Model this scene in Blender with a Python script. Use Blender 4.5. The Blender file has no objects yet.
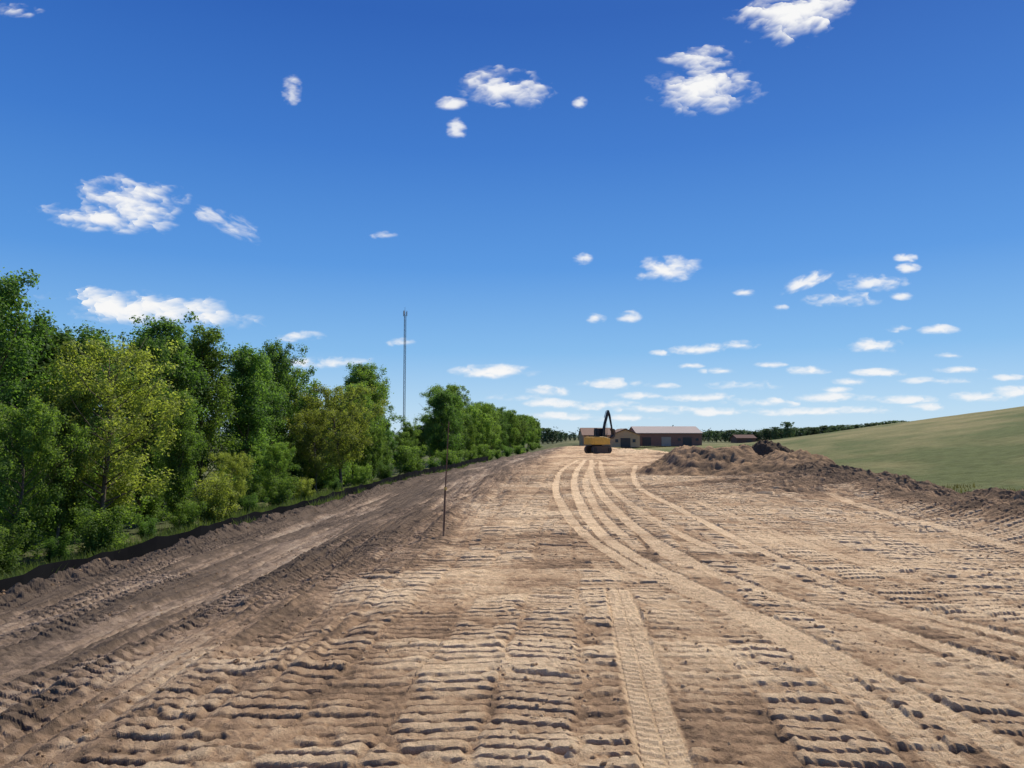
import bpy, math, random
import numpy as np
from mathutils import Vector, noise as mn
random.seed(7); rng=np.random.default_rng(7)
S=bpy.context.scene; COL=S.collection
R=math.radians
# ------------------------------------------------------------------ camera
F=745.0; CX=512; CY=384; EYE=1.7; YAW=R(4.83); PIT=R(3.92)
f3=np.array([-math.sin(YAW)*math.cos(PIT), math.cos(YAW)*math.cos(PIT), math.sin(PIT)])
r3=np.array([math.cos(YAW), math.sin(YAW),0.0])
u3=np.cross(r3,f3)
CAM=np.array([0,0,EYE])
def ray(px,py): return f3+r3*(px-CX)/F+u3*(CY-py)/F
def G(px,py,z=0.0):
    d=ray(px,py); t=(z-EYE)/d[2]; p=CAM+d*t; return (p[0],p[1])
def AT(px,py,t): return CAM+ray(px,py)*t
def LAT(px,x):
    d=ray(px,435); t=x/d[0]; return d[1]*t,t
def proj(x,y,z):
    v=np.array([x,y,z])-CAM; t=v@f3; return CX+F*(v@r3)/t, CY-F*(v@u3)/t, t
cd=bpy.data.cameras.new('camera'); cam=bpy.data.objects.new('camera',cd); COL.objects.link(cam)
cam.location=(0,0,EYE); cam.rotation_euler=(R(90)+PIT,0,YAW)
cd.sensor_width=36; cd.lens=F/1024*36; cd.clip_end=60000; cd.clip_start=0.05
S.camera=cam
# ------------------------------------------------------------------ light
SUN_EL=R(51); SUN_AZ=R(36)
w=bpy.data.worlds.new('World'); S.world=w; w.use_nodes=True
nt=w.node_tree; nt.nodes.clear()
sky=nt.nodes.new('ShaderNodeTexSky'); sky.sky_type='NISHITA'; sky.sun_disc=False
sky.sun_elevation=SUN_EL; sky.sun_rotation=SUN_AZ; sky.air_density=1.0; sky.dust_density=0.2; sky.ozone_density=1.5; sky.altitude=300
tc=nt.nodes.new('ShaderNodeTexCoord'); sp=nt.nodes.new('ShaderNodeSeparateXYZ'); nt.links.new(tc.outputs['Generated'],sp.inputs[0])
rp=nt.nodes.new('ShaderNodeValToRGB'); nt.links.new(sp.outputs['Z'],rp.inputs[0])
e=rp.color_ramp.elements
stops=[(0.0,(.55,.74,.90)),(.035,(.44,.67,.90)),(.11,(.22,.49,.85)),(.22,(.090,.31,.76)),(.36,(.040,.19,.62)),(.5,(.018,.115,.48)),(1.0,(.010,.07,.30))]
e[0].position=0; e[0].color=(*stops[0][1],1); e[1].position=1; e[1].color=(*stops[-1][1],1)
for p_,c_ in stops[1:-1]:
    k=e.new(p_); k.color=(*c_,1)
sc=nt.nodes.new('ShaderNodeVectorMath'); sc.operation='SCALE'; sc.inputs['Scale'].default_value=10; nt.links.new(rp.outputs[0],sc.inputs[0])
mxs=nt.nodes.new('ShaderNodeMix'); mxs.data_type='RGBA'; mxs.inputs[0].default_value=.9
nt.links.new(sky.outputs[0],mxs.inputs[6]); nt.links.new(sc.outputs[0],mxs.inputs[7])
bg=nt.nodes.new('ShaderNodeBackground'); bg.inputs[1].default_value=0.1
wo=nt.nodes.new('ShaderNodeOutputWorld')
nt.links.new(mxs.outputs[2],bg.inputs[0]); nt.links.new(bg.outputs[0],wo.inputs[0])
sd=bpy.data.lights.new('sun','SUN'); sd.energy=5.0; sd.angle=R(0.53); sd.color=(1,0.94,0.84)
so=bpy.data.objects.new('sun',sd); COL.objects.link(so)
dv=Vector((math.sin(SUN_AZ)*math.cos(SUN_EL), math.cos(SUN_AZ)*math.cos(SUN_EL), math.sin(SUN_EL)))
so.rotation_euler=dv.to_track_quat('Z','Y').to_euler()
S.view_settings.view_transform='Standard'; S.view_settings.look='None'; S.view_settings.exposure=0
# ------------------------------------------------------------------ numpy noise
TAB=rng.random((256,256))
def vn(x,y,s=0):
    x=np.asarray(x,float)+s*17.31; y=np.asarray(y,float)+s*9.77
    xi=np.floor(x).astype(int); yi=np.floor(y).astype(int)
    fx=x-xi; fy=y-yi; fx=fx*fx*(3-2*fx); fy=fy*fy*(3-2*fy)
    a=TAB[xi&255,yi&255]; b=TAB[(xi+1)&255,yi&255]; c=TAB[xi&255,(yi+1)&255]; d=TAB[(xi+1)&255,(yi+1)&255]
    return (a*(1-fx)+b*fx)*(1-fy)+(c*(1-fx)+d*fx)*fy
def fbm(x,y,o=4,s=0):
    v=0;a=.5;n=0
    x=np.asarray(x,float); y=np.asarray(y,float)
    for k in range(o):
        v=v+a*vn(x,y,s+k*3); n+=a; a*=.5; x,y=x*2.03+y*.3,y*2.03-x*.3
    return v/n
def ss(a,b,x):
    t=np.clip((x-a)/(b-a),0,1); return t*t*(3-2*t)
# ------------------------------------------------------------------ helpers
def tag(o,label=None,cat=None,group=None,kind=None):
    if label: o['label']=label
    if cat: o['category']=cat
    if group: o['group']=group
    if kind: o['kind']=kind
    return o
def empty(name,loc,rz=0):
    o=bpy.data.objects.new(name,None); COL.objects.link(o); o.location=loc; o.rotation_euler=(0,0,rz); o.empty_display_size=.3
    return o
def npmesh(name,V,Q,mat=None,smooth=False,attrs=None,link=True,parent=None):
    me=bpy.data.meshes.new(name); V=np.asarray(V,np.float32); Q=np.asarray(Q,np.int32)
    k=Q.shape[1]
    me.vertices.add(len(V)); me.vertices.foreach_set('co',V.ravel())
    me.loops.add(Q.size); me.loops.foreach_set('vertex_index',Q.ravel())
    me.polygons.add(len(Q)); me.polygons.foreach_set('loop_start',np.arange(0,Q.size,k,dtype=np.int32))
    try: me.polygons.foreach_set('loop_total',np.full(len(Q),k,dtype=np.int32))
    except Exception: pass
    me.update(calc_edges=True)
    me.polygons.foreach_set('use_smooth',np.full(len(Q),bool(smooth)))
    for an,av in (attrs or {}).items():
        av=np.asarray(av,np.float32)
        if av.ndim==2:
            c=np.ones((len(V),4),np.float32); c[:,:3]=av
            a=me.color_attributes.new(an,'FLOAT_COLOR','POINT'); a.data.foreach_set('color',c.ravel())
        else:
            a=me.attributes.new(an,'FLOAT','POINT'); a.data.foreach_set('value',av)
    if mat: me.materials.append(mat)
    if not link: return me
    o=bpy.data.objects.new(name,me); COL.objects.link(o)
    if parent: o.parent=parent
    return o
class MB:
    def __init__(s): s.v=[]; s.f=[]
    def box(s,c,sz,rx=0,ry=0,rz=0):
        from mathutils import Euler
        e=Euler((rx,ry,rz)).to_matrix(); b=len(s.v)
        for dx in(-.5,.5):
            for dy in(-.5,.5):
                for dz in(-.5,.5):
                    p=e@Vector((dx*sz[0],dy*sz[1],dz*sz[2])); s.v.append((p.x+c[0],p.y+c[1],p.z+c[2]))
        s.f+=[tuple(b+i for i in q) for q in((0,1,3,2),(4,6,7,5),(0,4,5,1),(2,3,7,6),(0,2,6,4),(1,5,7,3))]; return s
    def prism(s,pts,x0,x1,axis='x'):
        b=len(s.v); n=len(pts)
        for xx in(x0,x1):
            for a,c in pts:
                s.v.append((xx,a,c) if axis=='x' else (a,xx,c))
        s.f.append(tuple(b+i for i in range(n))[::-1]); s.f.append(tuple(b+n+i for i in range(n)))
        for i in range(n):
            j=(i+1)%n; s.f.append((b+i,b+j,b+n+j,b+n+i))
        return s
    def tube(s,P,rad,k=8):
        b=len(s.v); n=len(P)
        for i,p in enumerate(P):
            p=Vector(p); d=(Vector(P[min(i+1,n-1)])-Vector(P[max(i-1,0)]))
            d.normalize(); a=d.orthogonal().normalized() if abs(d.z)<.9 else Vector((1,0,0)).cross(d).normalized()
            c=d.cross(a)
            for j in range(k):
                t=2*math.pi*j/k; q=p+(a*math.cos(t)+c*math.sin(t))*rad[i]; s.v.append(tuple(q))
        for i in range(n-1):
            for j in range(k):
                j2=(j+1)%k; s.f.append((b+i*k+j,b+i*k+j2,b+(i+1)*k+j2,b+(i+1)*k+j))
        s.f.append(tuple(b+j for j in range(k))[::-1]); s.f.append(tuple(b+(n-1)*k+j for j in range(k)))
        return s
    def mesh(s,name,mat,smooth=False):
        me=bpy.data.meshes.new(name); me.from_pydata(s.v,[],s.f); me.update()
        import bmesh
        bm=bmesh.new(); bm.from_mesh(me); bmesh.ops.recalc_face_normals(bm,faces=bm.faces); bm.to_mesh(me); bm.free()
        if smooth: me.polygons.foreach_set('use_smooth',[True]*len(me.polygons))
        me.materials.append(mat); return me
    def build(s,name,mat,parent=None,bevel=0,smooth=False):
        o=bpy.data.objects.new(name,s.mesh(name,mat,smooth)); COL.objects.link(o)
        if parent: o.parent=parent
        if bevel:
            m=o.modifiers.new('b','BEVEL'); m.width=bevel; m.segments=2; m.limit_method='ANGLE'
        return o
def mat_basic(name,col,rough=.7,metal=0,nscale=6,nvar=.25,bump=0,spec=.5):
    m=bpy.data.materials.new(name); m.use_nodes=True; t=m.node_tree; b=t.nodes['Principled BSDF']
    b.inputs['Roughness'].default_value=rough; b.inputs['Metallic'].default_value=metal; b.inputs['Specular IOR Level'].default_value=spec
    tc=t.nodes.new('ShaderNodeTexCoord'); n=t.nodes.new('ShaderNodeTexNoise'); n.inputs['Scale'].default_value=nscale; n.inputs['Detail'].default_value=5
    t.links.new(tc.outputs['Object'],n.inputs['Vector'])
    r=t.nodes.new('ShaderNodeMapRange'); r.inputs[3].default_value=1-nvar; r.inputs[4].default_value=1+nvar; t.links.new(n.outputs['Fac'],r.inputs[0])
    mx=t.nodes.new('ShaderNodeVectorMath'); mx.operation='SCALE'; mx.inputs[0].default_value=col; t.links.new(r.outputs[0],mx.inputs['Scale'])
    t.links.new(mx.outputs[0],b.inputs['Base Color'])
    if bump:
        bp=t.nodes.new('ShaderNodeBump'); bp.inputs['Strength'].default_value=bump; bp.inputs['Distance'].default_value=.02
        t.links.new(n.outputs['Fac'],bp.inputs['Height']); t.links.new(bp.outputs[0],b.inputs['Normal'])
    return m
def mat_attr(name,sc=(9,60),var=.3,bump=.5,dist=.03,rough=.95):
    m=bpy.data.materials.new(name); m.use_nodes=True; t=m.node_tree; b=t.nodes['Principled BSDF']
    b.inputs['Roughness'].default_value=rough; b.inputs['Specular IOR Level'].default_value=.1
    a=t.nodes.new('ShaderNodeAttribute'); a.attribute_name='Col'
    tc=t.nodes.new('ShaderNodeTexCoord'); ns=[]
    for s_ in sc:
        n=t.nodes.new('ShaderNodeTexNoise'); n.inputs['Scale'].default_value=s_; n.inputs['Detail'].default_value=7; n.inputs['Roughness'].default_value=.72
        t.links.new(tc.outputs['Object'],n.inputs['Vector']); ns.append(n)
    ad=t.nodes.new('ShaderNodeMath'); ad.operation='ADD'; t.links.new(ns[0].outputs['Fac'],ad.inputs[0]); t.links.new(ns[1].outputs['Fac'],ad.inputs[1])
    r=t.nodes.new('ShaderNodeMapRange'); r.inputs[1].default_value=.65; r.inputs[2].default_value=1.35; r.inputs[3].default_value=1-var; r.inputs[4].default_value=1+var; t.links.new(ad.outputs[0],r.inputs[0])
    mx=t.nodes.new('ShaderNodeVectorMath'); mx.operation='SCALE'; t.links.new(a.outputs['Color'],mx.inputs[0]); t.links.new(r.outputs[0],mx.inputs['Scale'])
    t.links.new(mx.outputs[0],b.inputs['Base Color'])
    bp=t.nodes.new('ShaderNodeBump'); bp.inputs['Strength'].default_value=bump; bp.inputs['Distance'].default_value=dist
    t.links.new(ad.outputs[0],bp.inputs['Height']); t.links.new(bp.outputs[0],b.inputs['Normal'])
    return m
M_dirt=mat_attr('dirt',(16,90),.36,1.0,.02); M_grassg=mat_attr('grassland',(1.2,22),.38,.7,.06)
# ------------------------------------------------------------------ terrain
def fall(y): return -np.clip((y-50)/150,0,1)*1.4
def hillz(x,y):
    Hh=np.interp(y,[-200,0,60,96,115,131,155,188,240,300],[9,8,6.6,5.5,4.9,3.8,2.5,1.5,.2,-.6])+.8
    p=np.interp(x,[9.5,13,18,30,45,55,75,140,400],[0,.02,.09,.38,.78,1.0,1.08,1.0,0])
    return Hh*p
def base(x,y):
    z=np.interp(x,[-400,-60,-20,-13,-10.3,-9,-3,0,6,8,12,60],[-3,-2.6,-2.0,-1.65,-1.3,-1.0,-.06,0,0,.02,-.55,-.7])
    z=z+fall(y)+hillz(x,y)
    r=np.hypot(x,y)
    z=np.where(r>400, z*(1-ss(400,900,r))-2.2*ss(400,900,r), z)
    wob=(fbm(x*.12,y*.12,3,5)-.5)*.25*ss(4,14,r)
    return z+wob
TR=[ # pixels of the centre line, half width, strength
 ([(618,588),(640,668),(668,768),(720,950)],.15,1),
 ([(580,459),(563,470),(556,484),(562,505),(587,533),(642,567),(742,614),(840,680),(960,770),(1050,840)],.115,.9),
 ([(586,459),(577,472),(575,486),(584,510),(614,540),(700,586),(800,637),(960,724),(1100,800)],.13,1),
 ([(592,459),(591,470),(596,484),(613,507),(668,545),(760,588),(880,626),(1024,674),(1150,715)],.13,.9),
 ([(600,460),(602,472),(610,486),(640,510),(720,548),(830,590),(1024,652),(1150,690)],.115,.7),
 ([(636,465),(634,478),(645,492),(690,513),(760,545),(860,592),(1024,640)],.115,.85),
 ([(830,499),(900,517),(1024,549),(1100,570)],.15,.75),
 ([(860,491),(930,507),(1024,527),(1100,545)],.14,.5),
 ([(646,532),(668,552),(690,562)],.12,1),
 ([(596,462),(587,476),(588,490),(600,512),(640,545)],.115,.75),
 ([(600,560),(660,600),(740,660),(820,740),(880,820)],.14,.35),
 ([(690,500),(780,530),(900,570),(1024,612)],.13,.45),
 ([(560,462),(530,490),(505,540),(480,610),(440,768)],.2,.2),
]
def cr(P,n=5):
    out=[]
    P=[2*P[0]-P[1]]+P+[2*P[-1]-P[-2]]
    for i in range(1,len(P)-2):
        for k in range(n):
            t=k/n; a,b,c,d=P[i-1:i+3]
            out.append(.5*((2*b)+(c-a)*t+(2*a-5*b+4*c-d)*t*t+(3*b-a-3*c+d)*t**3))
    out.append(P[-2]); return out
TRW=[]
for pl,hw,it in TR:
    P=[np.array(G(*p)) for p in pl]; TRW.append((cr(P,4) if len(P)>2 else P,hw,it))
def tracks(x,y):
    best=np.full(x.shape,9.0); sl=np.zeros(x.shape); sg=np.zeros(x.shape); inten=np.zeros(x.shape)
    for ti,(P,hw,it) in enumerate(TRW):
        acc=ti*.73
        for i in range(len(P)-1):
            a,b=P[i],P[i+1]; d=b-a; L=np.hypot(*d)
            if L<1e-6: continue
            d=d/L; rx=x-a[0]; ry=y-a[1]; t=np.clip(rx*d[0]+ry*d[1],0,L)
            ex=rx-d[0]*t; ey=ry-d[1]*t; q=np.hypot(ex,ey)/hw
            m=q<best; best=np.where(m,q,best); sl=np.where(m,t+acc,sl); sg=np.where(m,(ex*d[1]-ey*d[0])/hw,sg); inten=np.where(m,it,inten)
            acc+=L
    return best,sl,sg,inten
C_L=np.array([.82,.60,.36]); C_M=np.array([.455,.29,.162]); C_D=np.array([.115,.078,.05])
C_GR=np.array([.075,.088,.036]); C_GR2=np.array([.2,.185,.085])
H_GR=np.array([.115,.132,.046]); H_GR2=np.array([.25,.215,.095])
def detail(x,y):
    r=np.hypot(x,y); dz=np.zeros(x.shape)
    near=1-ss(28,50,r)
    W=.58
    xw=x+.2*(fbm(x*.2,y*.15,2,1)-.5)+ .02*y*np.where(x>2.2,1,0)+.10*(fbm(x*2.2,y*2.2,3,130)-.5)
    idx=np.floor(xw/W); fx=xw/W-idx; ii_=idx.astype(int)
    ph=TAB[(ii_*7)&255,11]; tilt=(TAB[(ii_*5)&255,33]-.5)*1.4
    sp=.13+.04*TAB[(ii_*3)&255,77]
    u=y/sp+ph*7+tilt*(fx-.5)+.6*(fbm(x*.9,y*.6,3,2)-.5)+.38*(fbm(x*4,y*3,3,101)-.5)
    g=np.cos(2*math.pi*u); cell=TAB[(np.floor(u+.5).astype(int)*13+ii_*5)&255,(ii_*3+7)&255]
    ridge=ss(-.85,-.1,g+.6*(fbm(x*13,y*11,3,103)-.5))
    padh=.65+.6*cell
    edge=ss(0,.10,fx+.12*(fbm(x*7,y*7,3,131)-.5))*(1-ss(.9,1,fx+.12*(fbm(x*7,y*7,3,132)-.5)))
    brk=fbm(x*3.2,y*4.0,4,9)
    colm=vn(idx*1.0,y*.5,133)
    mk=ss(.18,.3,fbm(x*.6,y*.3,3,4))*ss(.29,.43,brk)*(.45+.55*ss(.2,.4,colm))
    mk=mk*(ss(-3.4,-2.4,x+.8*(fbm(x*.4,y*.3,2,8)-.5)))
    gr=mk*(.2+.8*edge)*near
    uu=(u+.5)%1.0
    dz+=(ridge*(padh+(uu-.5)*.45)-.55)*.048*gr+(1-edge)*.03*near*mk*(fbm(x*6,y*3,3,6)-.35)
    lf=1-ss(-3.4,-1.4,x+1.4*(fbm(x*.5,y*.25,2,3)-.5))
    st=fbm(x*4.6+y*.25,y*.25,3,12); st2=fbm(x*1.5+y*.12,y*.08,3,14); st3=fbm(x*11+y*.5,y*.35,3,16)
    dz+=lf*((st-.5)*.16+(st2-.5)*.30+(st3-.5)*.07)*(1-.4*ss(20,60,r))
    u2=y/.15+x*.6+1.0*(fbm(x*.9,y*.6,2,22)-.5)+.6*(fbm(x*5,y*4,3,105)-.5)
    gm=ss(.42,.54,fbm(x*.9,y*.22,3,15))*ss(.32,.45,brk)*near
    g2r=ss(-.85,0,np.cos(2*math.pi*u2)+.6*(fbm(x*13,y*11,2,106)-.5))
    dz+=lf*gm*g2r*.03
    lum=fbm(x*6,y*6,4,17); dz+=(lum-.5)*.05*(1-ss(20,70,r)*.5)*(1-.7*gr)
    l2=fbm(x*1.1,y*1.1,4,19); dz+=(l2-.5)*.055
    hf=fbm(x*24,y*24,3,23); dz+=(hf-.5)*.02*(1-ss(8,18,r))*(1-.35*gr)
    far=ss(22,50,r); dz+=far*(fbm(x*1.5,y*.8,4,29)-.5)*.18
    band=fbm(x*.35,y*2.2,3,107)
    tone=.475+.55*(fbm(x*.5,y*.3,4,31)-.5)+.55*(l2-.5)+.45*(lum-.5)+.45*(hf-.5)+ss(-1.5,3,x)*.05+.04*ss(25,60,r)
    tone+=gr*(ridge*(.8+.4*cell)-.55)*.62
    tone+=ss(.5,.68,band)*.2*ss(-2.5,-1,x)
    tone-=lf*(.30+.9*(st-.5)+1.1*(st2-.5)+.5*(st3-.5)-.2*(fbm(x*.6,y*.15,3,35)-.4)-.2*gm*(g2r-.7))
    tone-=.24*ss(.52,.66,fbm(x*.35,y*.5,4,41))*ss(-4,0,x)
    tone-=.22*ss(6.4,8.2,x+1.5*(fbm(x*.8,y*.3,3,43)-.5))
    q,sl,sg,it=np.full(x.shape,9.),np.zeros(x.shape),np.zeros(x.shape),np.zeros(x.shape)
    m=(r<120)&(x>-4)&(x<16)&(y>0)
    q[m],sl[m],sg[m],it[m]=tracks(x[m],y[m])
    qn=q+.26*(fbm(x*2.5,y*2.5,2,44)-.5)+.2*(fbm(x*12,y*12,3,45)-.5)
    halo=ss(.95,1.2,qn)*(1-ss(1.8,3.4,q))*it; tone-=.10*halo
    ins=(1-ss(.86,1.08,qn))*it
    ins=ins*(1-.35*ss(.52,.68,fbm(x*.8,y*.6,3,47)))*(1-.3*ss(.56,.68,fbm(x*5,y*5,3,48)))
    tread=ss(-.25,.25,np.sin(2*math.pi*(sl/.085+np.abs(sg)*.7)))*np.where(np.abs(np.abs(sg)-.45)<.38,1,0)
    tn=1-ss(9,18,r)
    dz=dz*(1-.88*ins)-.010*ins+ins*tread*.010*tn
    lip=np.exp(-((qn-1.15)/.13)**2)*it; dz+=lip*.007*(lum*1.6-.3)
    tone=tone*(1-.9*ins)+ins*(.96+.35*(lum-.5)+.3*(l2-.5)+.2*(tread-.6)*tn)*.88
    tone-=lip*.08
    return dz,tone
def colmap(tone):
    t=np.clip(tone,0,1)[:,None]
    return np.where(t<.45, C_D+(C_M-C_D)*(t/.45), C_M+(C_L-C_M)*((t-.45)/.55))
def bermz(x,y):
    n=fbm(x*1.1,y*.9,4,51)
    bl=np.exp(-((x+9.15+.4*(fbm(y*.2,x*0,2,52)-.5))/.55)**2)*(.07+.28*n)*(y<150)
    n2=fbm(x*.5,y*.4,3,54)
    br=np.exp(-((x-8.9-.6*(fbm(y*.12,x*0,2,53)-.5))/1.25)**2)*(.36+.44*n2)*np.interp(y,[-5,5,40,60,90],[.9,1,.8,.5,.1])
    return bl,br
def heap(x,y):
    return .24*np.exp(-((x-5.8)/2.4)**2-((y-24)/4.5)**2)+.2*np.exp(-((x-9.0)/2.8)**2-((y-31)/7)**2)
def height(x,y,want=False):
    x=np.asarray(x,float); y=np.asarray(y,float)
    z=base(x,y); bl,br=bermz(x,y)
    isd=ss(-10.3,-9.9,x+.7*(fbm(x*1.3,y*1.3,3,60)-.5))*(1-ss(9.9,10.6,x+1.2*(fbm(x*.4,y*.3,3,61)-.5)))*(1-ss(205,215,y))
    dz,tone=detail(x,y)
    hp=heap(x,y)
    z=z+dz*isd+bl*(1+1.1*(fbm(x*4,y*4,3,63)-.5))+br*(1+.75*(fbm(x*2.8,y*2.2,4,64)-.5))+hp*(1+1.0*(fbm(x*2.5,y*2.5,3,65)-.5))*isd
    if not want: return z
    tone=tone-.55*ss(.02,.10,bl)-.48*ss(.06,.3,br)-.42*ss(.05,.22,hp)*(.5+fbm(x*2,y*1,3,66))
    tone=np.maximum(tone,.03+.16*fbm(x*3,y*3,3,67))
    c=colmap(tone)
    lfg=(1-ss(-5.5,-1.2,x))[:,None]*.36; grey=c.mean(1)[:,None]*np.array([1.12,1,.88]); c=(c*(1-lfg)+grey*lfg)*(1-.28*lfg/.36)
    g=fbm(x*.25,y*.12,4,70); g2=fbm(x*.06,y*.03,4,72); r=np.hypot(x,y)
    gt=np.clip(.4+1.3*(g2-.5)+1.9*(g-.5)+.25*ss(.46,.6,fbm(x*.22+y*.02,y*.05,4,74)),0,1)
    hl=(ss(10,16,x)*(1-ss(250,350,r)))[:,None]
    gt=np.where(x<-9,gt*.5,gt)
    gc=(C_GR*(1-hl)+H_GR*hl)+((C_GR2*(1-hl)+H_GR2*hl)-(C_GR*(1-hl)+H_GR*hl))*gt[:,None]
    hz=ss(250,2500,r)[:,None]*.6; gc=gc*(1-hz)+np.array([.14,.2,.2])*hz  # atmospheric haze painted into the far ground colour
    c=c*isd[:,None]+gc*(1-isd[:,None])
    z=z+(1-isd)*(fbm(x*2,y*2,3,76)-.5)*.1*(1-ss(40,100,r))
    return z,c,isd
rr=[.35]
while rr[-1]<60: rr.append(rr[-1]+(.008+.0025*rr[-1] if rr[-1]>2.4 else .08))
while rr[-1]<20000: rr.append(rr[-1]*(1.012 if rr[-1]<220 else 1.05))
rr=np.array(rr)
th=np.concatenate([np.arange(-180,-45,3.0),np.linspace(-43,43,860),np.arange(46,180,3.0)])
th=np.radians(th)-YAW
nr,na=len(rr),len(th)
RR,TT=np.meshgrid(rr,th,indexing='ij')
X=(RR*np.sin(TT)).ravel(); Y=(RR*np.cos(TT)).ravel()
Z,Cc,isd=height(X,Y,True)
V=np.stack([X,Y,Z],1)
ii,jj=np.meshgrid(np.arange(nr-1),np.arange(na),indexing='ij'); ii=ii.ravel(); jj=jj.ravel(); j2=(jj+1)%na
Q=np.stack([ii*na+jj,(ii+1)*na+jj,(ii+1)*na+j2,ii*na+j2],1)[:,::-1]
fxm=X[Q].mean(1); fym=Y[Q].mean(1); fd=isd[Q].mean(1)>.5
fh=(~fd)&(fxm>9)&(fxm<150)&(fym<300)&(fym>-80)
def sub(name,mask,mat,smooth=True):
    q=Q[mask]; u,inv=np.unique(q,return_inverse=True)
    return npmesh(name,V[u],inv.reshape(q.shape),mat,smooth,{'Col':Cc[u]})
tag(sub('dirt_road',fd,M_dirt,False),kind='structure'); tag(sub('grass_hill',fh,M_grassg),kind='structure'); tag(sub('ground',~fd&~fh,M_grassg),kind='structure')
def H(x,y): return float(height(np.array([x]),np.array([y]))[0])
# ------------------------------------------------------------------ spoil heaps
def heapmesh(name,cx,cy,rx,ry,h,label,tone,seed,rough=.3,res=120,jag=0.0):
    gx,gy=np.meshgrid(np.linspace(-1.25,1.25,res),np.linspace(-1.25,1.25,res),indexing='ij')
    x=(cx+gx*rx).ravel(); y=(cy+gy*ry).ravel(); u=gx.ravel(); v=gy.ravel()
    d=np.sqrt(u*u+v*v)+.5*(fbm(u*2.2+seed,v*2.2,4,seed)-.5)
    t=np.clip(1-d,0,1); prof=np.minimum(t*1.7,1); prof=prof*prof*(3-2*prof)*.7+t*.3
    n=fbm(x*.9,y*.9,3,seed+3); n2=fbm(x*3.5,y*3.5,4,seed+5); n3=fbm(x*9,y*9,2,seed+8)
    e=h*1.1*prof*(1+rough*(n-.5)*2)+((n2-.5)*(.18+jag)+(n3-.5)*.1)*np.minimum(prof*4,1)
    z=height(x,y)+np.where(d<1.05,e,0)-.03
    z=np.where(d>=1.0,z-.25,z)
    I,J=np.meshgrid(np.arange(res-1),np.arange(res-1),indexing='ij'); I=I.ravel();J=J.ravel()
    Qh=np.stack([I*res+J,(I+1)*res+J,(I+1)*res+J+1,I*res+J+1],1)
    keep=(d[Qh]<1.03).any(1); Qh=Qh[keep]
    uq,inv=np.unique(Qh,return_inverse=True)
    c=colmap(tone+.4*(n-.5)+.6*(n2-.5))
    base_=np.array([cx,cy,H(cx,cy)])
    o=npmesh(name,np.stack([x,y,z],1)[uq]-base_,inv.reshape(Qh.shape),M_dirt,True,{'Col':c[uq]})
    o.location=base_; tag(o,label,'dirt pile'); return o
heapmesh('dirt_mound',5.7,33,3.1,3.5,1.0,'largest brown dirt mound at the right side of the graded road',.2,3,.45,150,.06)
heapmesh('dirt_mound',8.2,30.5,3.4,3.4,.38,'low rough brown dirt mound on the right shoulder beside the largest mound',.15,13,.3,140,.05)
heapmesh('topsoil_heap',8.5,34.2,2.1,1.6,1.05,'jagged blackish heap of topsoil clods at the right end of the brown mound',-.06,23,.5,120,.32)
p=G(655,454,-.3); heapmesh('dirt_mound',p[0],p[1]+6,5,5,.3,'pale tan dirt pile in front of the red-brown building',.72,33)
p=G(622,453,-.3); heapmesh('dirt_mound',p[0]+.5,p[1]+22,4,5,.3,'low pale tan dirt pile just right of the excavator',.7,43)
# clods
def blob(c,r,sd):
    t=(1+5**.5)/2
    iv=[(-1,t,0),(1,t,0),(-1,-t,0),(1,-t,0),(0,-1,t),(0,1,t),(0,-1,-t),(0,1,-t),(t,0,-1),(t,0,1),(-t,0,-1),(-t,0,1)]
    return [(c[0]+v[0]*r*sd.uniform(.35,.75),c[1]+v[1]*r*sd.uniform(.35,.75),c[2]+v[2]*r*sd.uniform(.25,.55)) for v in iv]
IF=np.array([(0,11,5),(0,5,1),(0,1,7),(0,7,10),(0,10,11),(1,5,9),(5,11,4),(11,10,2),(10,7,6),(7,1,8),(3,9,4),(3,4,2),(3,2,6),(3,6,8),(3,8,9),(4,9,5),(2,4,11),(6,2,10),(8,6,7),(9,8,1)])
sd_=random.Random(5)
cx_=[];cy_=[];cr_=[]
for k in range(24000):
    r=2.3+38*sd_.random()**1.6; a=R(sd_.uniform(-42,42))-YAW; x=r*math.sin(a); y=r*math.cos(a)
    if x<-10.1 or x>9.8: continue
    onb = (x>7.6 or x<-8.5)
    if not onb and (vn(x*.6,y*.4,90)<.45 or sd_.random()<.5): continue
    cx_.append(x);cy_.append(y);cr_.append(min(.05,.004+.012*sd_.random()**3*(2.2 if onb else 1.2)+.00035*r))
cz_=height(np.array(cx_),np.array(cy_)); q0=tracks(np.array(cx_),np.array(cy_))[0]
vv=[];ff=[];cc=[]
for x,y,z,r,q in zip(cx_,cy_,cz_,cr_,q0):
    if q<1.1: continue
    b=len(vv); vv+=blob((x,y,z+r*.1),r,sd_); ff.append(IF+b)
    tn=sd_.uniform(.45,.8)-(.4 if x<-2.5 or x>7.5 else 0); cc+=[tn]*12
o=npmesh('dirt_clods',vv,np.concatenate(ff),M_dirt,False,{'Col':colmap(np.array(cc))}); tag(o,'loose crumbs and clods of dry soil scattered over the graded ground','dirt clods',kind='stuff')
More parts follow.
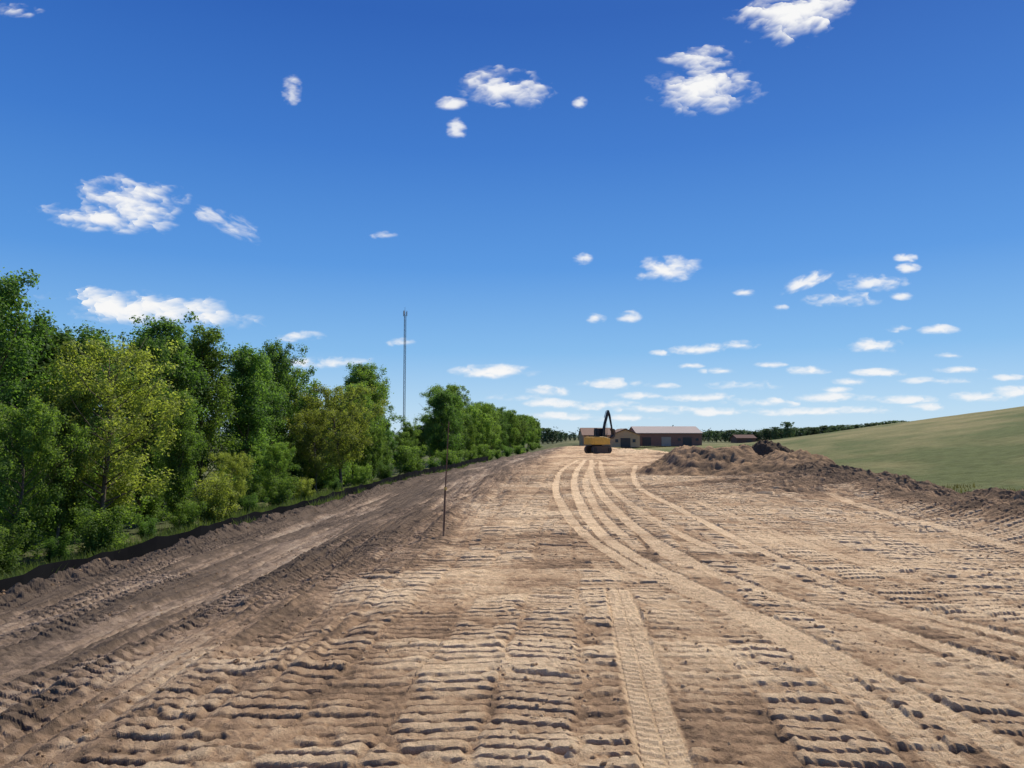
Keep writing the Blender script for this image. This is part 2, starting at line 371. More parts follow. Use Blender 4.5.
# ------------------------------------------------------------------ foliage
def leafmat(name,c1,c2,trans=.4):
    m=bpy.data.materials.new(name); m.use_nodes=True; t=m.node_tree; t.nodes.clear()
    out=t.nodes.new('ShaderNodeOutputMaterial'); a=t.nodes.new('ShaderNodeAttribute'); a.attribute_name='v'
    oi=t.nodes.new('ShaderNodeObjectInfo')
    mx=t.nodes.new('ShaderNodeMix'); mx.data_type='RGBA'; mx.inputs[6].default_value=(*c1,1); mx.inputs[7].default_value=(*c2,1)
    t.links.new(a.outputs['Fac'],mx.inputs[0])
    mr=t.nodes.new('ShaderNodeMapRange'); mr.inputs[3].default_value=.75; mr.inputs[4].default_value=1.35; t.links.new(oi.outputs['Random'],mr.inputs[0])
    sc=t.nodes.new('ShaderNodeVectorMath'); sc.operation='SCALE'; t.links.new(mx.outputs[2],sc.inputs[0]); t.links.new(mr.outputs[0],sc.inputs['Scale'])
    d=t.nodes.new('ShaderNodeBsdfPrincipled'); d.inputs['Roughness'].default_value=.6; d.inputs['Specular IOR Level'].default_value=.2
    tr=t.nodes.new('ShaderNodeBsdfTranslucent'); t.links.new(sc.outputs[0],d.inputs['Base Color'])
    s2=t.nodes.new('ShaderNodeVectorMath'); s2.operation='MULTIPLY'; s2.inputs[1].default_value=(1.75,1.85,.85); t.links.new(sc.outputs[0],s2.inputs[0]); t.links.new(s2.outputs[0],tr.inputs['Color'])
    ms=t.nodes.new('ShaderNodeMixShader'); ms.inputs[0].default_value=trans
    t.links.new(d.outputs[0],ms.inputs[1]); t.links.new(tr.outputs[0],ms.inputs[2]); t.links.new(ms.outputs[0],out.inputs[0]); return m
M_dark=leafmat('leaf_dark',(.05,.10,.026),(.13,.215,.053),.5)
M_mid=leafmat('leaf_mid',(.08,.135,.03),(.18,.26,.058),.5)
M_yel=leafmat('leaf_yellow',(.155,.18,.04),(.28,.31,.08),.5)
M_far=leafmat('leaf_far',(.05,.09,.045),(.10,.15,.065),.25)  # leaf colours shifted bluish, with distance haze painted in
M_dry=leafmat('leaf_dry',(.12,.11,.045),(.22,.19,.09),.3)
M_bark=mat_basic('bark',(.13,.10,.07),.9,0,12,.4,.6)
def leaves(cl,size,r):
    P=[];N=[];Sv=[]
    for (x,y,z,rad,n,sh) in cl:
        d=r.normal(size=(n,3)); d/=np.linalg.norm(d,axis=1)[:,None]
        rd=rad*r.random(n)**.5*(1+.8*(r.random(n)<.3)*r.random(n))
        p=np.array([x,y,z])+d*rd[:,None]*np.array([1.0,1.0,1.0]); P.append(p)
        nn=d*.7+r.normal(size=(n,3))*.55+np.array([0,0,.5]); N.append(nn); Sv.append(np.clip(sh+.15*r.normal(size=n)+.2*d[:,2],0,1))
    P=np.concatenate(P);N=np.concatenate(N);Sv=np.concatenate(Sv)
    N/=np.linalg.norm(N,axis=1)[:,None]
    t=np.cross(N,r.normal(size=N.shape)); t/=np.linalg.norm(t,axis=1)[:,None]; b=np.cross(N,t)
    s=size*(.6+.8*r.random(len(P)))[:,None]
    V=np.stack([P-t*s,P-b*s*.6,P+t*s,P+b*s*.6],1).reshape(-1,3)
    Qd=np.arange(len(P)*4).reshape(-1,4); return V,Qd,np.repeat(Sv,4)
def make_tree(kind,seed,Ht,leafsize,nleaf,mat,bare=.18,rad=2.0,gaps=.0):
    r=np.random.default_rng(seed); q=random.Random(seed)
    mb=MB(); P=[]; x=y=0; n=9
    for i in range(n):
        P.append((x,y,Ht*.95*i/(n-1))); x+=q.uniform(-.14,.14); y+=q.uniform(-.14,.14)
    r0=.014*Ht if kind!='shrub' else .02
    if kind!='shrub': mb.tube(P,[r0*(1.25 if i==0 else 1)*(1-.9*i/(n-1)) for i in range(n)],8)
    cl=[]; nl={'tall':58,'broad':42,'shrub':20}[kind]
    for k in range(nl):
        h=bare+(.97-bare)*(k+.5*q.random())/nl if kind!='shrub' else 0.02
        a=k*2.4+q.uniform(-.6,.6)
        f=(h-bare)/(1-bare) if kind!='shrub' else q.random()
        if kind=='tall': env=rad*(.6+.5*math.sin(min(1,f*1.25)*math.pi*.7))*(1-f**2.2*.8)
        elif kind=='broad': env=rad*(.5+.6*math.sin(f*math.pi*.8+.2))*(1-f**3*.6)
        else: env=rad*(.3+.7*q.random())
        L=env*q.uniform(.5,1.15)
        if kind!='shrub':
            i0=min(n-2,int(h*(n-1))); p0=Vector(P[i0]).lerp(Vector(P[i0+1]),min(1,h*(n-1)-i0))
        else: p0=Vector((0,0,.05))
        up={'tall':q.uniform(.9,1.9),'broad':q.uniform(.5,1.1),'shrub':1}[kind]*L if kind!='shrub' else Ht*q.uniform(.3,.95)
        pts=[p0]
        for s in (.35,.7,1): pts.append(p0+Vector((math.cos(a)*L*s+q.uniform(-.1,.1),math.sin(a)*L*s+q.uniform(-.1,.1),up*s**1.2)))
        rb=max(.01,r0*.38*(1-f*.6)); mb.tube([tuple(t) for t in pts],[rb,rb*.7,rb*.45,rb*.2],6)
        sh=q.uniform(.15,.8)
        if q.random()<gaps: continue
        for s in (.4,.55,.7,.85,1.0,1.12):
            if s<.6 and kind!='shrub' and q.random()<.4: continue
            c=p0+Vector((math.cos(a)*L*s,math.sin(a)*L*s,up*s**1.2))+Vector((q.gauss(0,.2),q.gauss(0,.2),q.gauss(0,.25)))*(Ht/8)
            if c.z>Ht: c.z=Ht-.4*q.random()
            cl.append([c.x,c.y,max(c.z,.15),q.uniform(.18,.38)*(Ht/8 if kind!='shrub' else .8)*(1.15 if kind=='broad' else 1)*(1.2-.35*f),1,min(1,max(0,sh+q.uniform(-.2,.2)))])
    if kind!='shrub':
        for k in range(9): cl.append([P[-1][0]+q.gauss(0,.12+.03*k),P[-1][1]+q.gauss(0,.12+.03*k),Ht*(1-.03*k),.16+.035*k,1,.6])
    wt=sum(c[3]**2 for c in cl)
    for c in cl: c[4]=max(6,int(nleaf*c[3]**2/wt))
    V_,Q_,A_=leaves(cl,leafsize,r)
    tm=mb.mesh('trunk',M_bark,True)
    cm=npmesh('crown',V_,Q_,mat,False,{'v':A_},link=False)
    return tm,cm,Ht
PRO={}
for i in range(5): PRO['d%d'%i]=make_tree('tall',100+i,8.5,.054,34000,M_dark if i%2==0 else M_mid,.12,1.35+.22*(i%3),gaps=.05)
for i in range(2): PRO['m%d'%i]=make_tree('broad',210+i,7,.052,28000,M_mid,.2,2.0,gaps=.06)
for i in range(3): PRO['y%d'%i]=make_tree('broad',313+i,7,.048,19000 if i==0 else 25000,M_yel,.22,2.2,gaps=.12 if i==0 else .04)
for i in range(3): PRO['s%d'%i]=make_tree('shrub',400+i,2.4,.038,11500,[M_mid,M_yel,M_dark][i],0,1.0)
for i in range(3): PRO['f%d'%i]=make_tree('tall',500+i,8.5,.2,2600,M_far,.05,2.4)
def tree(key,x,y,ht,wid,label,cat='tree',name='deciduous_tree',group=None,z=None,trunkname='trunk'):
    tm,cm,h0=PRO[key]; s=ht/h0
    e=empty(name,(x,y,(H(x,y) if z is None else z)-.05),random.uniform(0,6.28))
    e.scale=(s*wid,s*wid,s)
    for nme,me in((trunkname,tm),('crown',cm)):
        o=bpy.data.objects.new(nme,me); COL.objects.link(o); o.parent=e
    tag(e,label,cat,group); return e
tp=[-200,0,12,30,40,60,80,100,130,160,178,195,215,235,260,285,300,310,318,335,345,350,375,380,386,405,412,420,426,440,455,466,480,495,515,535,545]
tv=[262,276,280,300,318,330,325,335,328,318,312,318,332,340,342,345,352,384,398,398,380,368,364,380,421,424,422,412,392,385,388,402,404,408,414,419,432]
ORD=['first','second','third','fourth','fifth','sixth','seventh','eighth','ninth','tenth','eleventh','twelfth','thirteenth','fourteenth','fifteenth','sixteenth','seventeenth','eighteenth','nineteenth','twentieth']
q=random.Random(11)
def topat(px,t):
    if 295<px<440:
        w_=1.3*F/t; return max(np.interp(px+k*w_,tp,tv) for k in(-.7,-.3,0,.3,.7))
    return np.interp(px,tp,tv)
y=12.0; n=0
while y<330:
    x=-17+q.uniform(-1.1,1.1)
    px,_,t=proj(x,y,0)
    top=topat(px,t)+(q.uniform(-6,14) if px<440 else q.uniform(-3,11)*(1-.6*max(0,min(1,(px-460)/80))))
    zt=EYE+(435-top)/F*t; zb=H(x,y); ht=max(2.2,min(11.5,zt-zb))
    key='d%d'%q.randrange(5) if px<440 or q.random()<.6 else 'm%d'%q.randrange(2)
    if px>-40:
        if px<385 and n<20: lab='tall dark green tree in the back line of the wood, %s from the left'%ORD[n]; g=None; n+=1
        elif px<500: lab='dark green tree in the receding treeline beyond the radio mast'; g='trees receding beyond the mast'
        else: lab='small distant green tree at the far end of the treeline'; g='distant trees at the treeline end'
        tree(key,x,y,ht,q.uniform(.85,1.25) if ht>5 else 1.4,lab,group=g)
    y+=2.1+.028*y
tree('d1',*( (-17.2,LAT(363,-17.2)[0]) ),EYE+(435-365)/F*LAT(363,-17.2)[1]+2.0,1.05,'tall dark tree rising alone just left of the mast')
y=14.0
while y<300:
    x=-21.5+q.uniform(-1.5,1.5); px,_,t=proj(x,y,0)
    top=topat(px,t)+q.uniform(12,34); zt=EYE+(435-top)/F*t; ht=max(2.2,min(11,zt-H(x,y)))
    if px>-40: tree(['d1','d3','m0','m1'][q.randrange(4)],x,y,ht,1.25 if ht>5 else 1.4,'green tree deep in the wood, showing only between the front trees',group='trees deep in the wood')
    y+=3.6+.04*y
for px,x,top,key,wd,lab in [
 (112,-13.6,346,'y0',1.05,'yellow-green open-crowned tree with bare forked trunk at the left front of the wood'),
 (18,-13.8,400,'m0',.9,'mid green tree cut by the left edge of the photo, in front of the wood'),
 (60,-14.6,390,'m1',.7,'narrow mid green tree just left of the open-crowned forked tree'),
 (178,-14.5,390,'d3',.8,'mid green slender tree just right of the open-crowned forked tree'),
 (228,-13.4,452,'y1',.9,'short yellow-green sapling by the black silt fence'),
 (275,-14.2,442,'m0',1.0,'rounded olive-green tree between the sapling and the pale spreading tree'),
 (342,-13.8,386,'y2',1.15,'pale yellow-green spreading tree with several stems, left of the mast'),
 (318,-14.4,410,'y1',1.0,'smaller pale green tree leaning against the spreading tree left of the mast'),
 (372,-14.6,428,'m1',.9,'low green tree right beside the pale spreading tree'),
 (442,-14.8,390,'d0',1.1,'rounded dark tree right of the mast, nearest the road')]:
    y,t=LAT(px,x); zt=EYE+(435-top)/F*t; tree(key,x,y,zt-H(x,y),wd,lab)
SH=[(8,-13.1,1.4,'s0','dark leafy shrub at the left edge beside the grass'),
 (62,-13.4,.9,'s2','low dark shrub below the narrow mid green tree'),
 (102,-12.5,1.5,'s0','bright rounded shrub at the foot of the forked tree'),
 (150,-13.5,.9,'s2','dark shrub right of the bright rounded shrub'),
 (188,-13.4,1.1,'s0','green shrub by the fence below the slender tree'),
 (215,-13.2,1.8,'s1','yellow-green shrub beside the sapling'),
 (252,-13.4,1.0,'s2','dark shrub behind the silt fence right of the sapling'),
 (282,-13.2,1.5,'s0','green shrub under the rounded olive-green tree'),
 (305,-13.2,1.2,'s1','pale shrub just left of the spreading tree'),
 (335,-13.3,1.0,'s2','dark shrub under the spreading tree'),
 (362,-13,1.5,'s0','green shrub right of the spreading tree'),
 (385,-13,1.6,'s2','dark shrub left of the mast')]
for px,x,h,key,lab in SH:
    y,t=LAT(px,x); tree(key,x,y,h,1.2,lab,'shrub','shrub',trunkname='stems')
y=62
while y<280:
    x=-13.2+q.uniform(-.8,.5); tree('s%d'%q.choice([0,2]),x,y,q.uniform(1.1,2.7),1.5,'green shrub along the far foot of the treeline',cat='shrub',name='shrub',group='shrubs along the far treeline',trunkname='stems'); y+=4.2+.06*y
y=12.5
while y<60:
    x=-16.2+q.uniform(-.6,.6); tree('s%d'%q.choice([0,2]),x,y,q.uniform(1.5,2.5),1.3,'dark undergrowth bush under the trees of the wood',cat='bush',name='undergrowth_bush',group='undergrowth bushes under the trees',trunkname='stems'); y+=2.6
# grass
def grass(name,n,fx,lab,h0,mat):
    r=np.random.default_rng(3); x,y=fx(r,n); n=len(x); z=height(x,y)
    h=h0*(.3+1.1*r.random(n)**1.5)*(.5+vn(x*1.5,y*1.5,9)); a=r.random(n)*6.28; lx=r.normal(size=n)*.35*h; ly=r.normal(size=n)*.35*h; wd=.005+.0005*np.hypot(x,y)
    dx=np.cos(a)*wd; dy=np.sin(a)*wd
    V=np.stack([np.stack([x-dx,y-dy,z-.02],1),np.stack([x+dx,y+dy,z-.02],1),np.stack([x+lx,y+ly,z+h],1)],1).reshape(-1,3)
    sv=np.repeat(np.clip(.4+.3*r.normal(size=n),0,1),3)
    o=npmesh(name,V,np.arange(3*n).reshape(-1,3),mat,False,{'v':sv}); tag(o,lab,'grass',kind='stuff')
def fl(r,n):
    y=11+75*r.random(n)**1.6; x=-10.65-3.0*r.random(n); k=r.random(n)<.16; x=np.where(k,-9.95-.45*r.random(n),x); k2=np.where(k,vn(y*.5,x*.5,8)>.45,vn(y*.8,x*1.2,18)>.3); return x[k2],y[k2]
grass('grass',80000,fl,'patchy green weeds and grass between the silt fence and the trees',.30,leafmat('leaf_weed',(.055,.085,.028),(.14,.17,.055),.4))
def fr(r,n):
    n*=3; y=8+60*r.random(n)**1.3; x=10.2+4.5*r.random(n); k=vn(x*.7,y*.5,3)>.5; return x[k][:9000],y[k][:9000]
grass('dry_grass',9000,fr,'patchy olive grass behind the right hand dirt berm',.12,M_dry)
# ------------------------------------------------------------------ silt fence
M_sf=mat_basic('silt_fabric',(.012,.012,.013),.95,0,3,.3,0,.03); M_wood=mat_basic('stake_wood',(.3,.2,.12),.85,0,20,.3)
sf=empty('silt_fence',(-10.45,12,H(-10.45,12))); tag(sf,'low black silt fence running along the foot of the trees','fence')
m=MB(); ys=np.arange(12,90,.5); pts=[]
for k,yy in enumerate(ys):
    xx=-10.45+.1*math.sin(yy*.7)+.04*math.sin(yy*2.9); zz=H(xx,yy); pts.append((xx,yy,zz))
L0=Vector(sf.location)
for k,(xx,yy,zz) in enumerate(pts):
    hh=.32+.006*yy+.16*(vn(yy*.9,0,6)-.5)+(.06 if k%4==0 else 0)
    m.v+= [(xx-L0.x,yy-L0.y,zz-.1-L0.z),(xx-L0.x-.02*vn(yy,3,4),yy-L0.y,zz+hh-L0.z)]
    if k: b=2*k; m.f.append((b-2,b,b+1,b-1))
m.build('fabric',M_sf,sf)
pw=MB().box((0,0,.06),(.025,.025,.66)).mesh('post',mat_basic('post_wood',(.1,.08,.055),.85,0,20,.3))
for k,(xx,yy,zz) in enumerate(pts):
    if k%4==0:
        o=bpy.data.objects.new('post',pw); COL.objects.link(o); o.parent=sf; o.location=(xx-.05-L0.x,yy-L0.y,zz-L0.z); o.rotation_euler=(q.uniform(-.1,.1),q.uniform(-.1,.1),0)
# ------------------------------------------------------------------ survey stake
sx,sy=G(444,533,0)
M_rust=mat_basic('rusty_rod',(.15,.085,.055),.8,.2,30,.3); M_tape=mat_basic('yellow_tape',(.6,.42,.12),.6)
st=empty('survey_stake',(sx,sy,H(sx,sy))); tag(st,'thin brown survey stake with a tall rod standing in the dirt','stake')
MB().box((0,.012,.38),(.03,.02,.95),ry=R(1.5)).build('stake',M_wood,st,bevel=.003)
MB().tube([(.002,-.012,.1),(.03,-.012,1.0),(.075,-.012,2.0)],[.012,.0115,.009],8).build('rod',M_rust,st)
MB().tube([(.022,-.01,.80),(.023,-.01,.85)],[.026,.026],10).build('tape',M_tape,st)
# ------------------------------------------------------------------ radio mast
M_steel=mat_basic('galvanised_steel',(.16,.165,.18),.5,.3,2,.15); M_white=mat_basic('antenna_white',(.5,.5,.5),.5)
D=230; pt=AT(405,307,D); bx,by=pt[0],pt[1]; zb=-3.0; Hm=pt[2]-zb
ms=empty('radio_mast',(bx,by,zb)); tag(ms,'tall slender lattice radio mast rising behind the trees','radio mast')
m=MB(); W=.36
cor=[(W*math.cos(a),W*math.sin(a)) for a in (0.3,2.394,4.489)]
for c in cor: m.tube([(c[0],c[1],0),(c[0],c[1],Hm-1.5)],[.07,.07],6)
m.build('legs',M_steel,ms)
m=MB(); z=0;k=0
while z<Hm-2.6:
    for i in range(3):
        a,b=cor[i],cor[(i+1)%3]
        if k%2: a,b=b,a
        m.tube([(a[0],a[1],z),(b[0],b[1],z+.8)],[.045,.045],4)
        m.tube([(a[0],a[1],z+.8),(b[0],b[1],z+.8)],[.035,.035],4)
    z+=.8;k+=1
m.build('lattice_bracing',M_steel,ms)
for a in (.3,2.394,4.489):
    MB().box((.6*math.cos(a),.6*math.sin(a),Hm-2.0),(.22,.35,1.6),rz=a).build('antenna_panel',M_white,ms,bevel=.02)
MB().tube([(0,0,Hm-2.6),(0,0,Hm)],[.06,.04],6).build('lightning_rod',M_steel,ms)
# ------------------------------------------------------------------ excavator
M_y=mat_basic('machine_yellow',(.78,.45,.07),.5,0,3,.2); M_blk=mat_basic('machine_black',(.02,.02,.022),.5,0,5,.2); M_trk=mat_basic('track_steel',(.11,.085,.065),.75,.3,6,.3); M_gl=mat_basic('cab_glass',(.03,.04,.05),.1)
M_chr=mat_basic('hydraulic_steel',(.35,.35,.36),.3,.8)
ex,ey=G(598,454,-.3); ez=H(ex,ey)
E=empty('excavator',(ex,ey,ez),R(-58)); E.scale=(.66,.66,.9); tag(E,'yellow crawler excavator with raised black boom parked on the road','excavator')
def stadium(l,h,n=8):
    r=h/2; P=[]
    for k in range(n+1): a=-math.pi/2+math.pi*k/n; P.append((l/2-r+r*math.cos(a),r+r*math.sin(a)))
    for k in range(n+1): a=math.pi/2+math.pi*k/n; P.append((-l/2+r+r*math.cos(a),r+r*math.sin(a)))
    return P
for s in(-1,1):
    m=MB(); m.prism(stadium(3.6,.85),s*1.05-.27,s*1.05+.27)
    for k in range(19): yy=-1.37+k*.152; m.box((s*1.05,yy,.875),(.56,.06,.05)); m.box((s*1.05,yy,.02),(.56,.06,.05))
    t=m.build('crawler_track',M_trk,E)
    for yy in(-1.36,1.36): MB().tube([(s*1.05+.28*s,yy,.425),(s*1.05+.33*s,yy,.425)],[.32,.3],14).build('sprocket',M_blk,t)
MB().box((0,0,.6),(1.6,1.6,.5)).build('undercarriage',M_blk,E,bevel=.04)
MB().tube([(0,0,.85),(0,0,1.05)],[.65,.65],24).build('slewing_ring',M_blk,E)
MB().prism([(-1.5,1.03),(1.5,1.03),(1.5,1.75),(.2,1.95),(-1.5,1.95)],.15,1.3).prism([(-1.5,1.03),(0,1.03),(0,1.95),(-1.5,1.95)],-1.3,.148).build('engine_house',M_y,E,bevel=.06)
MB().box((.2,-.8,2.0),(1.6,.9,.1)).build('engine_hood',M_blk,E,bevel=.03)
cw=[(-1.32,-1.5),(-1.24,-1.85),(-.8,-2.05),(.8,-2.05),(1.24,-1.85),(1.32,-1.5)]
m=MB()
for zz in(1.03,1.85): m.v+=[(a,c,zz) for a,c in cw]
m.f=[(0,1,2,3,4,5),(11,10,9,8,7,6)]+[(i,(i+1)%6,6+(i+1)%6,6+i) for i in range(6)]
m.build('counterweight',M_y,E,bevel=.07)
cabo=MB().prism([(0.05,1.03),(1.75,1.03),(1.85,1.9),(1.6,2.95),(.1,2.95)],-1.28,-.38).build('cab',M_blk,E,bevel=.05)
MB().box((-1.295,.9,2.35),(.02,1.1,.85)).build('side_window',M_gl,cabo); MB().box((-.83,.035,2.4),(.75,.02,.7)).build('rear_window',M_gl,cabo)
MB().tube([(.7,-1.0,2.04),(.7,-1.0,2.6)],[.07,.07],10).build('exhaust_pipe',M_blk,E)
MB().prism([(.6,1.3),(1.05,1.3),(1.5,3.4),(2.12,4.8),(2.03,5.02),(1.8,4.92),(1.2,3.6),(.68,1.9)],-.16,.16).build('boom',M_blk,E,bevel=.03)
MB().prism([(1.87,5.05),(2.12,5.1),(2.4,4.55),(2.85,2.7),(2.7,2.65),(2.17,4.35)],-.13,.13).build('stick',M_blk,E,bevel=.02)
sh_=-.6
MB().prism([(a+sh_,b) for a,b in [(3.2,2.9),(3.6,2.85),(3.8,2.4),(3.65,1.95),(3.3,1.7),(2.95,1.8),(3.0,1.93),(3.25,1.98),(3.45,2.2),(3.38,2.55)]],-.42,.42).build('bucket',M_trk,E,bevel=.02)
for s in(-1,1): MB().tube([(s*.26,1.4,1.4),(s*.26,1.6,2.4)],[.06,.06],10).tube([(s*.26,1.6,2.4),(s*.22,1.6,3.5)],[.035,.035],8).build('boom_cylinder',M_blk,E)
MB().tube([(0,1.25,4.2),(0,1.62,4.98)],[.05,.05],10).tube([(0,1.62,4.98),(0,1.95,5.08)],[.035,.035],8).build('stick_cylinder',M_chr,E)
# ------------------------------------------------------------------ buildings
M_rw=mat_basic('red_brown_wall',(.29,.145,.105),.8,0,1,.12,0,.1); M_roof=mat_basic('pale_roof',(.43,.36,.31),.9,0,.5,.08,0,.1); M_tan=mat_basic('tan_wall',(.60,.38,.21),.85,0,1,.1,0,.1); M_broof=mat_basic('brown_roof',(.27,.18,.13),.9,0,1,.15,0,.1)
M_door=mat_basic('door_dark',(.07,.05,.04),.6); M_dw=mat_basic('pale_door',(.42,.31,.24),.6); M_win=mat_basic('window_glass',(.04,.05,.07),.15); M_barn=mat_basic('barn_wall',(.14,.085,.065),.85,0,1,.1,0,.1)
def shed(name,x0px,x1px,basepy,D,wallpx,ridgepx,depth,mw,mr,label,gable=False,doors=(),wins=()):
    a=AT(x0px,basepy,D); b=AT(x1px,basepy,D); c=(a+b)/2; L=np.linalg.norm((b-a)[:2]); h=wallpx/F*D; rg=ridgepx/F*D
    e=empty(name,(c[0],c[1],c[2]-.05),YAW); tag(e,label,'building')
    if gable:
        MB().prism([(-L/2,0),(L/2,0),(L/2,h),(0,rg-.15),(-L/2,h)],0,depth,'y').build('wall',mw,e)
        o=.35; k=(rg-h)/(L/2)
        MB().prism([(-L/2-o,h-o*k),(0,rg),(L/2+o,h-o*k),(L/2+o,h-o*k+.2),(0,rg+.2),(-L/2-o,h-o*k+.2)],-.4,depth+.4,'y').build('roof',mr,e)
    else:
        MB().prism([(0,0),(depth,0),(depth,h),(depth/2,rg-.2),(0,h)],-L/2,L/2).build('wall',mw,e)
        o=.4; k=(rg-h)/(depth/2)
        MB().prism([(-o,h-o*k),(depth/2,rg),(depth+o,h-o*k),(depth+o,h-o*k+.15),(depth/2,rg+.18),(-o,h-o*k+.15)],-L/2-.3,L/2+.3).build('roof',mr,e)
    for (u,wd,hh,mm) in doors:
        MB().box((u*L/2,-.03,hh/2+.02),(wd,.1,hh)).build('door',mm,e)
    for (u,z0,wd,hh) in wins: MB().box((u*L/2,-.03,z0),(wd,.1,hh)).build('window',M_win,e)
    return e
shed('warehouse',637,702,446,205,13,19.5,16,M_rw,M_roof,'long red-brown metal warehouse with a pale roof',False,[(-.7,2.4,2.4,M_door),(-.1,2.6,2.5,M_dw),(.55,2.4,2.4,M_door)],[(.3,1.8,.8,.7),(.85,1.8,.8,.7)])
shed('tan_building',611,640,447,198,12,18,14,M_tan,M_broof,'tan gable-fronted building joined to the left of the warehouse',True,[(0,2.6,2.4,M_door)],[(-.6,1.7,.8,.8),(.6,1.7,.8,.8)])
shed('long_building',583,613,446,215,11,18,12,M_tan,M_broof,'low tan building with brown roof behind the excavator',False,[(-.3,1.2,2.1,M_door)],[(.2,1.7,1,.8),(-.75,1.7,1,.8)])
shed('barn',737,756,443,270,5,8,8,M_barn,M_barn,'small dark brown barn in front of the distant trees',False,[(.3,2,1.4,M_door)],[])
# ------------------------------------------------------------------ distant trees
def dt(px,top,D,wd,lab,g=None,key=None):
    p=AT(px,435,D); zb=H(p[0],p[1]); zt=EYE+(435-top)/F*D
    tree(key or 'f%d'%q.randrange(3),p[0],p[1],max(2,zt-zb),wd,lab,group=g,z=zb)
for px,top,lab in [(788,422,'tallest rounded tree of the far belt, rising right of the barn'),(776,427,'round tree just left of the tallest tree of the far belt')]:
    dt(px,top,330,1.2,lab)
px=704
while px<905:
    dt(px,np.interp(px,[700,730,760,800,850,900],[431,430,430,427,425,421])+q.uniform(-1,2),380+q.uniform(-20,20),1.7,'dark green tree in the distant belt behind the grassy hill','trees of the distant belt'); px+=4.2
px=543
while px<585:
    dt(px,np.interp(px,[543,560,585],[428,432,435])+q.uniform(-1,2),420+q.uniform(-20,20),1.5,'small hazy tree on the horizon left of the excavator','hazy trees left of the excavator'); px+=4.5
r=np.random.default_rng(9); cl=[]
for k in range(900):
    a=R(r.uniform(-50,50))-YAW; d=r.uniform(1500,1900); cl.append([d*math.sin(a),d*math.cos(a),r.uniform(0,9)-2,r.uniform(6,11),26,r.uniform(.2,.8)])
V_,Q_,A_=leaves(cl,2.2,r)
M_haze=leafmat('leaf_haze',(.09,.13,.12),(.13,.18,.14),.1)  # pale blue-green leaves: air haze painted into the colour
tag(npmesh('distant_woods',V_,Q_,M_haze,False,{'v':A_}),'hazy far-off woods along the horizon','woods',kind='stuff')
# ------------------------------------------------------------------ clouds
mc=bpy.data.materials.new('cloud'); mc.use_nodes=True; t=mc.node_tree; t.nodes.clear()
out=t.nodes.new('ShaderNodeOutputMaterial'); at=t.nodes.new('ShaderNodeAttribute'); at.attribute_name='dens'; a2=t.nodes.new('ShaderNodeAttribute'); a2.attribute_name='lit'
em=t.nodes.new('ShaderNodeEmission'); em.inputs[1].default_value=1  # clouds glow by themselves, standing in for scattered sunlight
mx=t.nodes.new('ShaderNodeMix'); mx.data_type='RGBA'; mx.inputs[6].default_value=(.68,.76,.86,1); mx.inputs[7].default_value=(.94,.94,.94,1)  # painted cloud shading: shaded grey-blue to sunlit white
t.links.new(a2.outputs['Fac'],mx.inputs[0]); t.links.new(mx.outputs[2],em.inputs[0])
tr=t.nodes.new('ShaderNodeBsdfTransparent'); ms_=t.nodes.new('ShaderNodeMixShader')
t.links.new(at.outputs['Fac'],ms_.inputs[0]); t.links.new(tr.outputs[0],ms_.inputs[1]); t.links.new(em.outputs[0],ms_.inputs[2]); t.links.new(ms_.outputs[0],out.inputs[0])
def cloud(px,py,w_,h_,lab,wisp=0,g=None,op=1.0,tilt=0.0):
    el=(435-py)/F; D=min(16000,1500/max(.02,math.sin(math.atan(el))))
    nx=max(18,int(w_*2.4)); ny=max(10,int(h_*2.8))
    U,Vv=np.meshgrid(np.linspace(-1.7,1.7,nx),np.linspace(-1.7,1.7,ny),indexing='ij'); U=U.ravel();Vv=Vv.ravel()
    sx=w_/32.0; sy=h_/18.0; s=(px*13+py*7)%97
    wx=1.0*(fbm(U*sx*1.2+3,Vv*sy*1.2,4,s+21)-.5)
    e=1-np.sqrt(U**2+np.where(Vv<0,Vv*1.2,Vv)**2)
    n=fbm(U*sx*.8+s+wx,Vv*sy*.9+s*.3+wx,4,s); n2=fbm(U*sx*1.8+s+wx*2,Vv*sy*2.0+Vv*.5+U*.5,4,s+7)
    d=e*.95+(n-.46)*2.2+(n2-.5)*(.65+wisp*.9)
    d=np.where(e<-.05,d-1.3*(-.05-e),d)
    a=(ss(-.3,1.15+.4*wisp,d)**1.2)*op*(1-.25*wisp)*(1-ss(1.4,1.68,np.abs(U)))*(1-ss(1.35,1.68,np.abs(Vv)))
    lit=np.clip(.8+.4*ss(.1,.9,d)+.25*Vv+.2*(n2-.5),0,1)  # painted light on clouds: whiter tops and thick parts, greyer undersides
    dxp=U*w_/2; dyp=Vv*h_/2+tilt*dxp
    c=AT(px,py,D)
    depth=(n*.5+.5*a)*w_/F*D*.15
    P=c+np.outer(dxp/F*D,r3)+np.outer(dyp/F*D,u3)-np.outer(depth,f3)-c
    I,J=np.meshgrid(np.arange(nx-1),np.arange(ny-1),indexing='ij'); I=I.ravel();J=J.ravel()
    Qc=np.stack([I*ny+J,(I+1)*ny+J,(I+1)*ny+J+1,I*ny+J+1],1); Qc=Qc[(a[Qc]>.012).any(1)]
    if len(Qc)<3: return
    u_,inv=np.unique(Qc,return_inverse=True)
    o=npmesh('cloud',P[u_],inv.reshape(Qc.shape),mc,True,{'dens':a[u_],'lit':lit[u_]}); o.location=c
    tag(o,lab,'cloud',g)
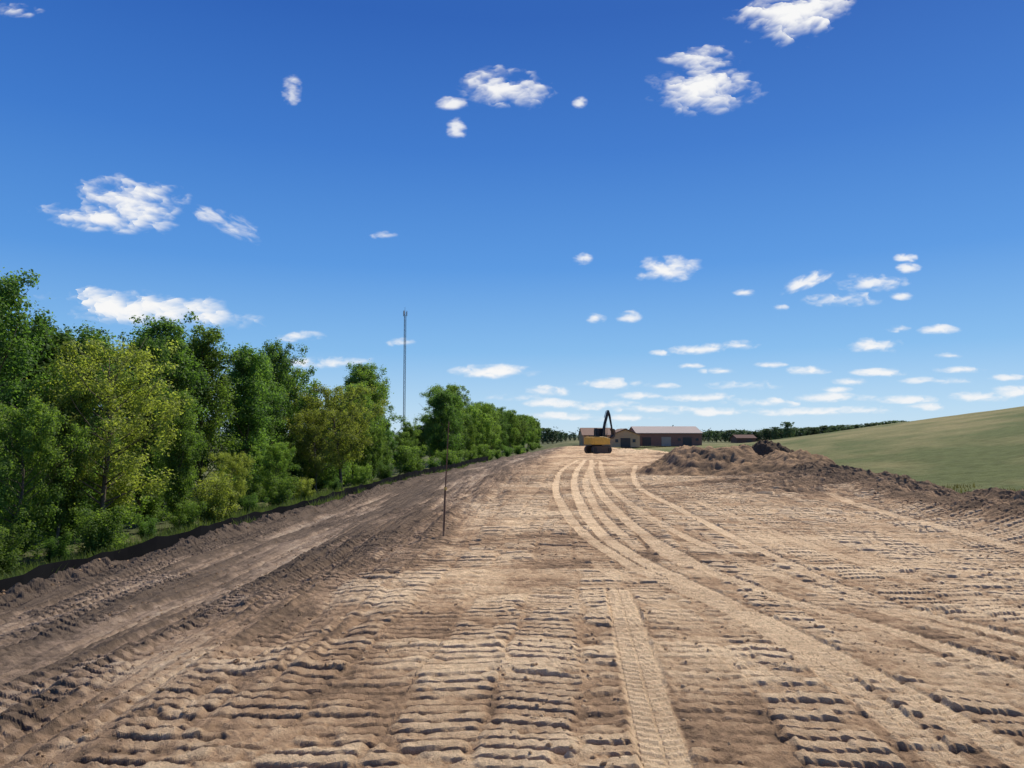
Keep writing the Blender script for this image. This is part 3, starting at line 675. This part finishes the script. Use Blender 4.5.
CL=[(15,12,42,14,'thin cloud strip in the top left corner',.5,0),
(292,93,18,30,'small upright wisp of cloud left of the upper middle',.7,0),
(452,105,28,14,'small cloud touching the left of the upper middle cloud',.3,0),
(510,92,84,38,'ragged white cloud in the upper middle of the sky',.1,0),
(457,131,18,21,'faint wisp just below the upper middle cloud',.6,0),
(580,103,14,12,'tiny puff right of the upper middle cloud',.5,0),
(790,20,98,56,'bright white cloud cut by the top edge at the right',0,.1),
(700,60,70,22,'upper lobe of the twin clouds right of the middle',.1,0),
(703,94,96,46,'broad lower cloud of the twin clouds right of the middle',0,0),
(138,203,104,38,'bright bumpy cloud above the left treeline',.1,-.15),
(103,221,120,24,'flat cloud bank below the bright bumpy cloud at left',.1,-.1),
(232,227,60,23,'thin trailing cloud right of the bumpy left cloud',.4,-.35),
(385,236,24,8,'barely visible tiny wisp above the mast',1.0,0),
(150,312,186,34,'largest low white cloud just above the treetops at left',0,-.08),
(302,337,48,11,'small flat cloud left of the mast',.3,0),
(330,363,74,12,'long flat cloud over the tallest mid treeline',.2,0),
(402,343,26,9,'faint puff crossing beside the mast',.7,0),
(490,372,80,14,'long white cloud between the mast and the excavator',.0,0),
(582,260,20,12,'tiny round puff left of the mid-right puffy cloud',.3,0),
(665,270,58,26,'compact puffy cloud above the buildings',.05,0),
(596,318,20,12,'left one of a pair of tiny puffs above the excavator',.3,0),
(628,318,22,13,'right one of a pair of tiny puffs above the excavator',.3,0),
(696,350,52,11,'flat little cloud over the warehouse',.2,0),
(737,346,38,10,'flat puff right beside the little cloud over the warehouse',.2,0),
(662,353,22,6,'thin streak left of the little cloud over the warehouse',.5,0),
(802,283,52,16,'slanting wispy cloud at the right',.3,.35),
(838,301,64,15,'flat white cloud below the slanting wispy cloud',.1,0),
(866,284,64,20,'feathery cloud right of the slanting wisp',.4,0),
(905,258,22,9,'upper tiny puff of the feathery right group',.3,0),
(907,269,22,10,'lower tiny puff of the feathery right group',.3,0),
(868,346,66,15,'flat-based cloud above the grassy hill',.1,0),
(938,330,36,10,'small cloud above the right end of the hill',.3,0),
(898,329,24,9,'small puff left of the cloud above the hill end',.4,0),
(808,371,42,9,'thin cloud over the distant belt of trees',.3,0),
(880,373,54,8,'thin cloud streak over the middle of the hill',.3,0)]
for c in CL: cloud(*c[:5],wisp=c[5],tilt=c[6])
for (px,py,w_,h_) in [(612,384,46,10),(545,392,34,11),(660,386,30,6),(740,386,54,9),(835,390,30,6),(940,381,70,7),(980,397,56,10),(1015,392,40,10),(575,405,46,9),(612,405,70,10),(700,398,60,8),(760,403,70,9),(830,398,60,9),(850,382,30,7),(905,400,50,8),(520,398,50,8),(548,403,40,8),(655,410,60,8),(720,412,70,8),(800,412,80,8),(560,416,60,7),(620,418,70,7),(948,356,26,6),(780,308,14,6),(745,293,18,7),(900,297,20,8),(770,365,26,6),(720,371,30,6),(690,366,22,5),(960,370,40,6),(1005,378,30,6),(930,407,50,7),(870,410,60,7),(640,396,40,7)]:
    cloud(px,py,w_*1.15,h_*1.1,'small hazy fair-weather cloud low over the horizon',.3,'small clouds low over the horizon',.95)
print('verts',len(V))
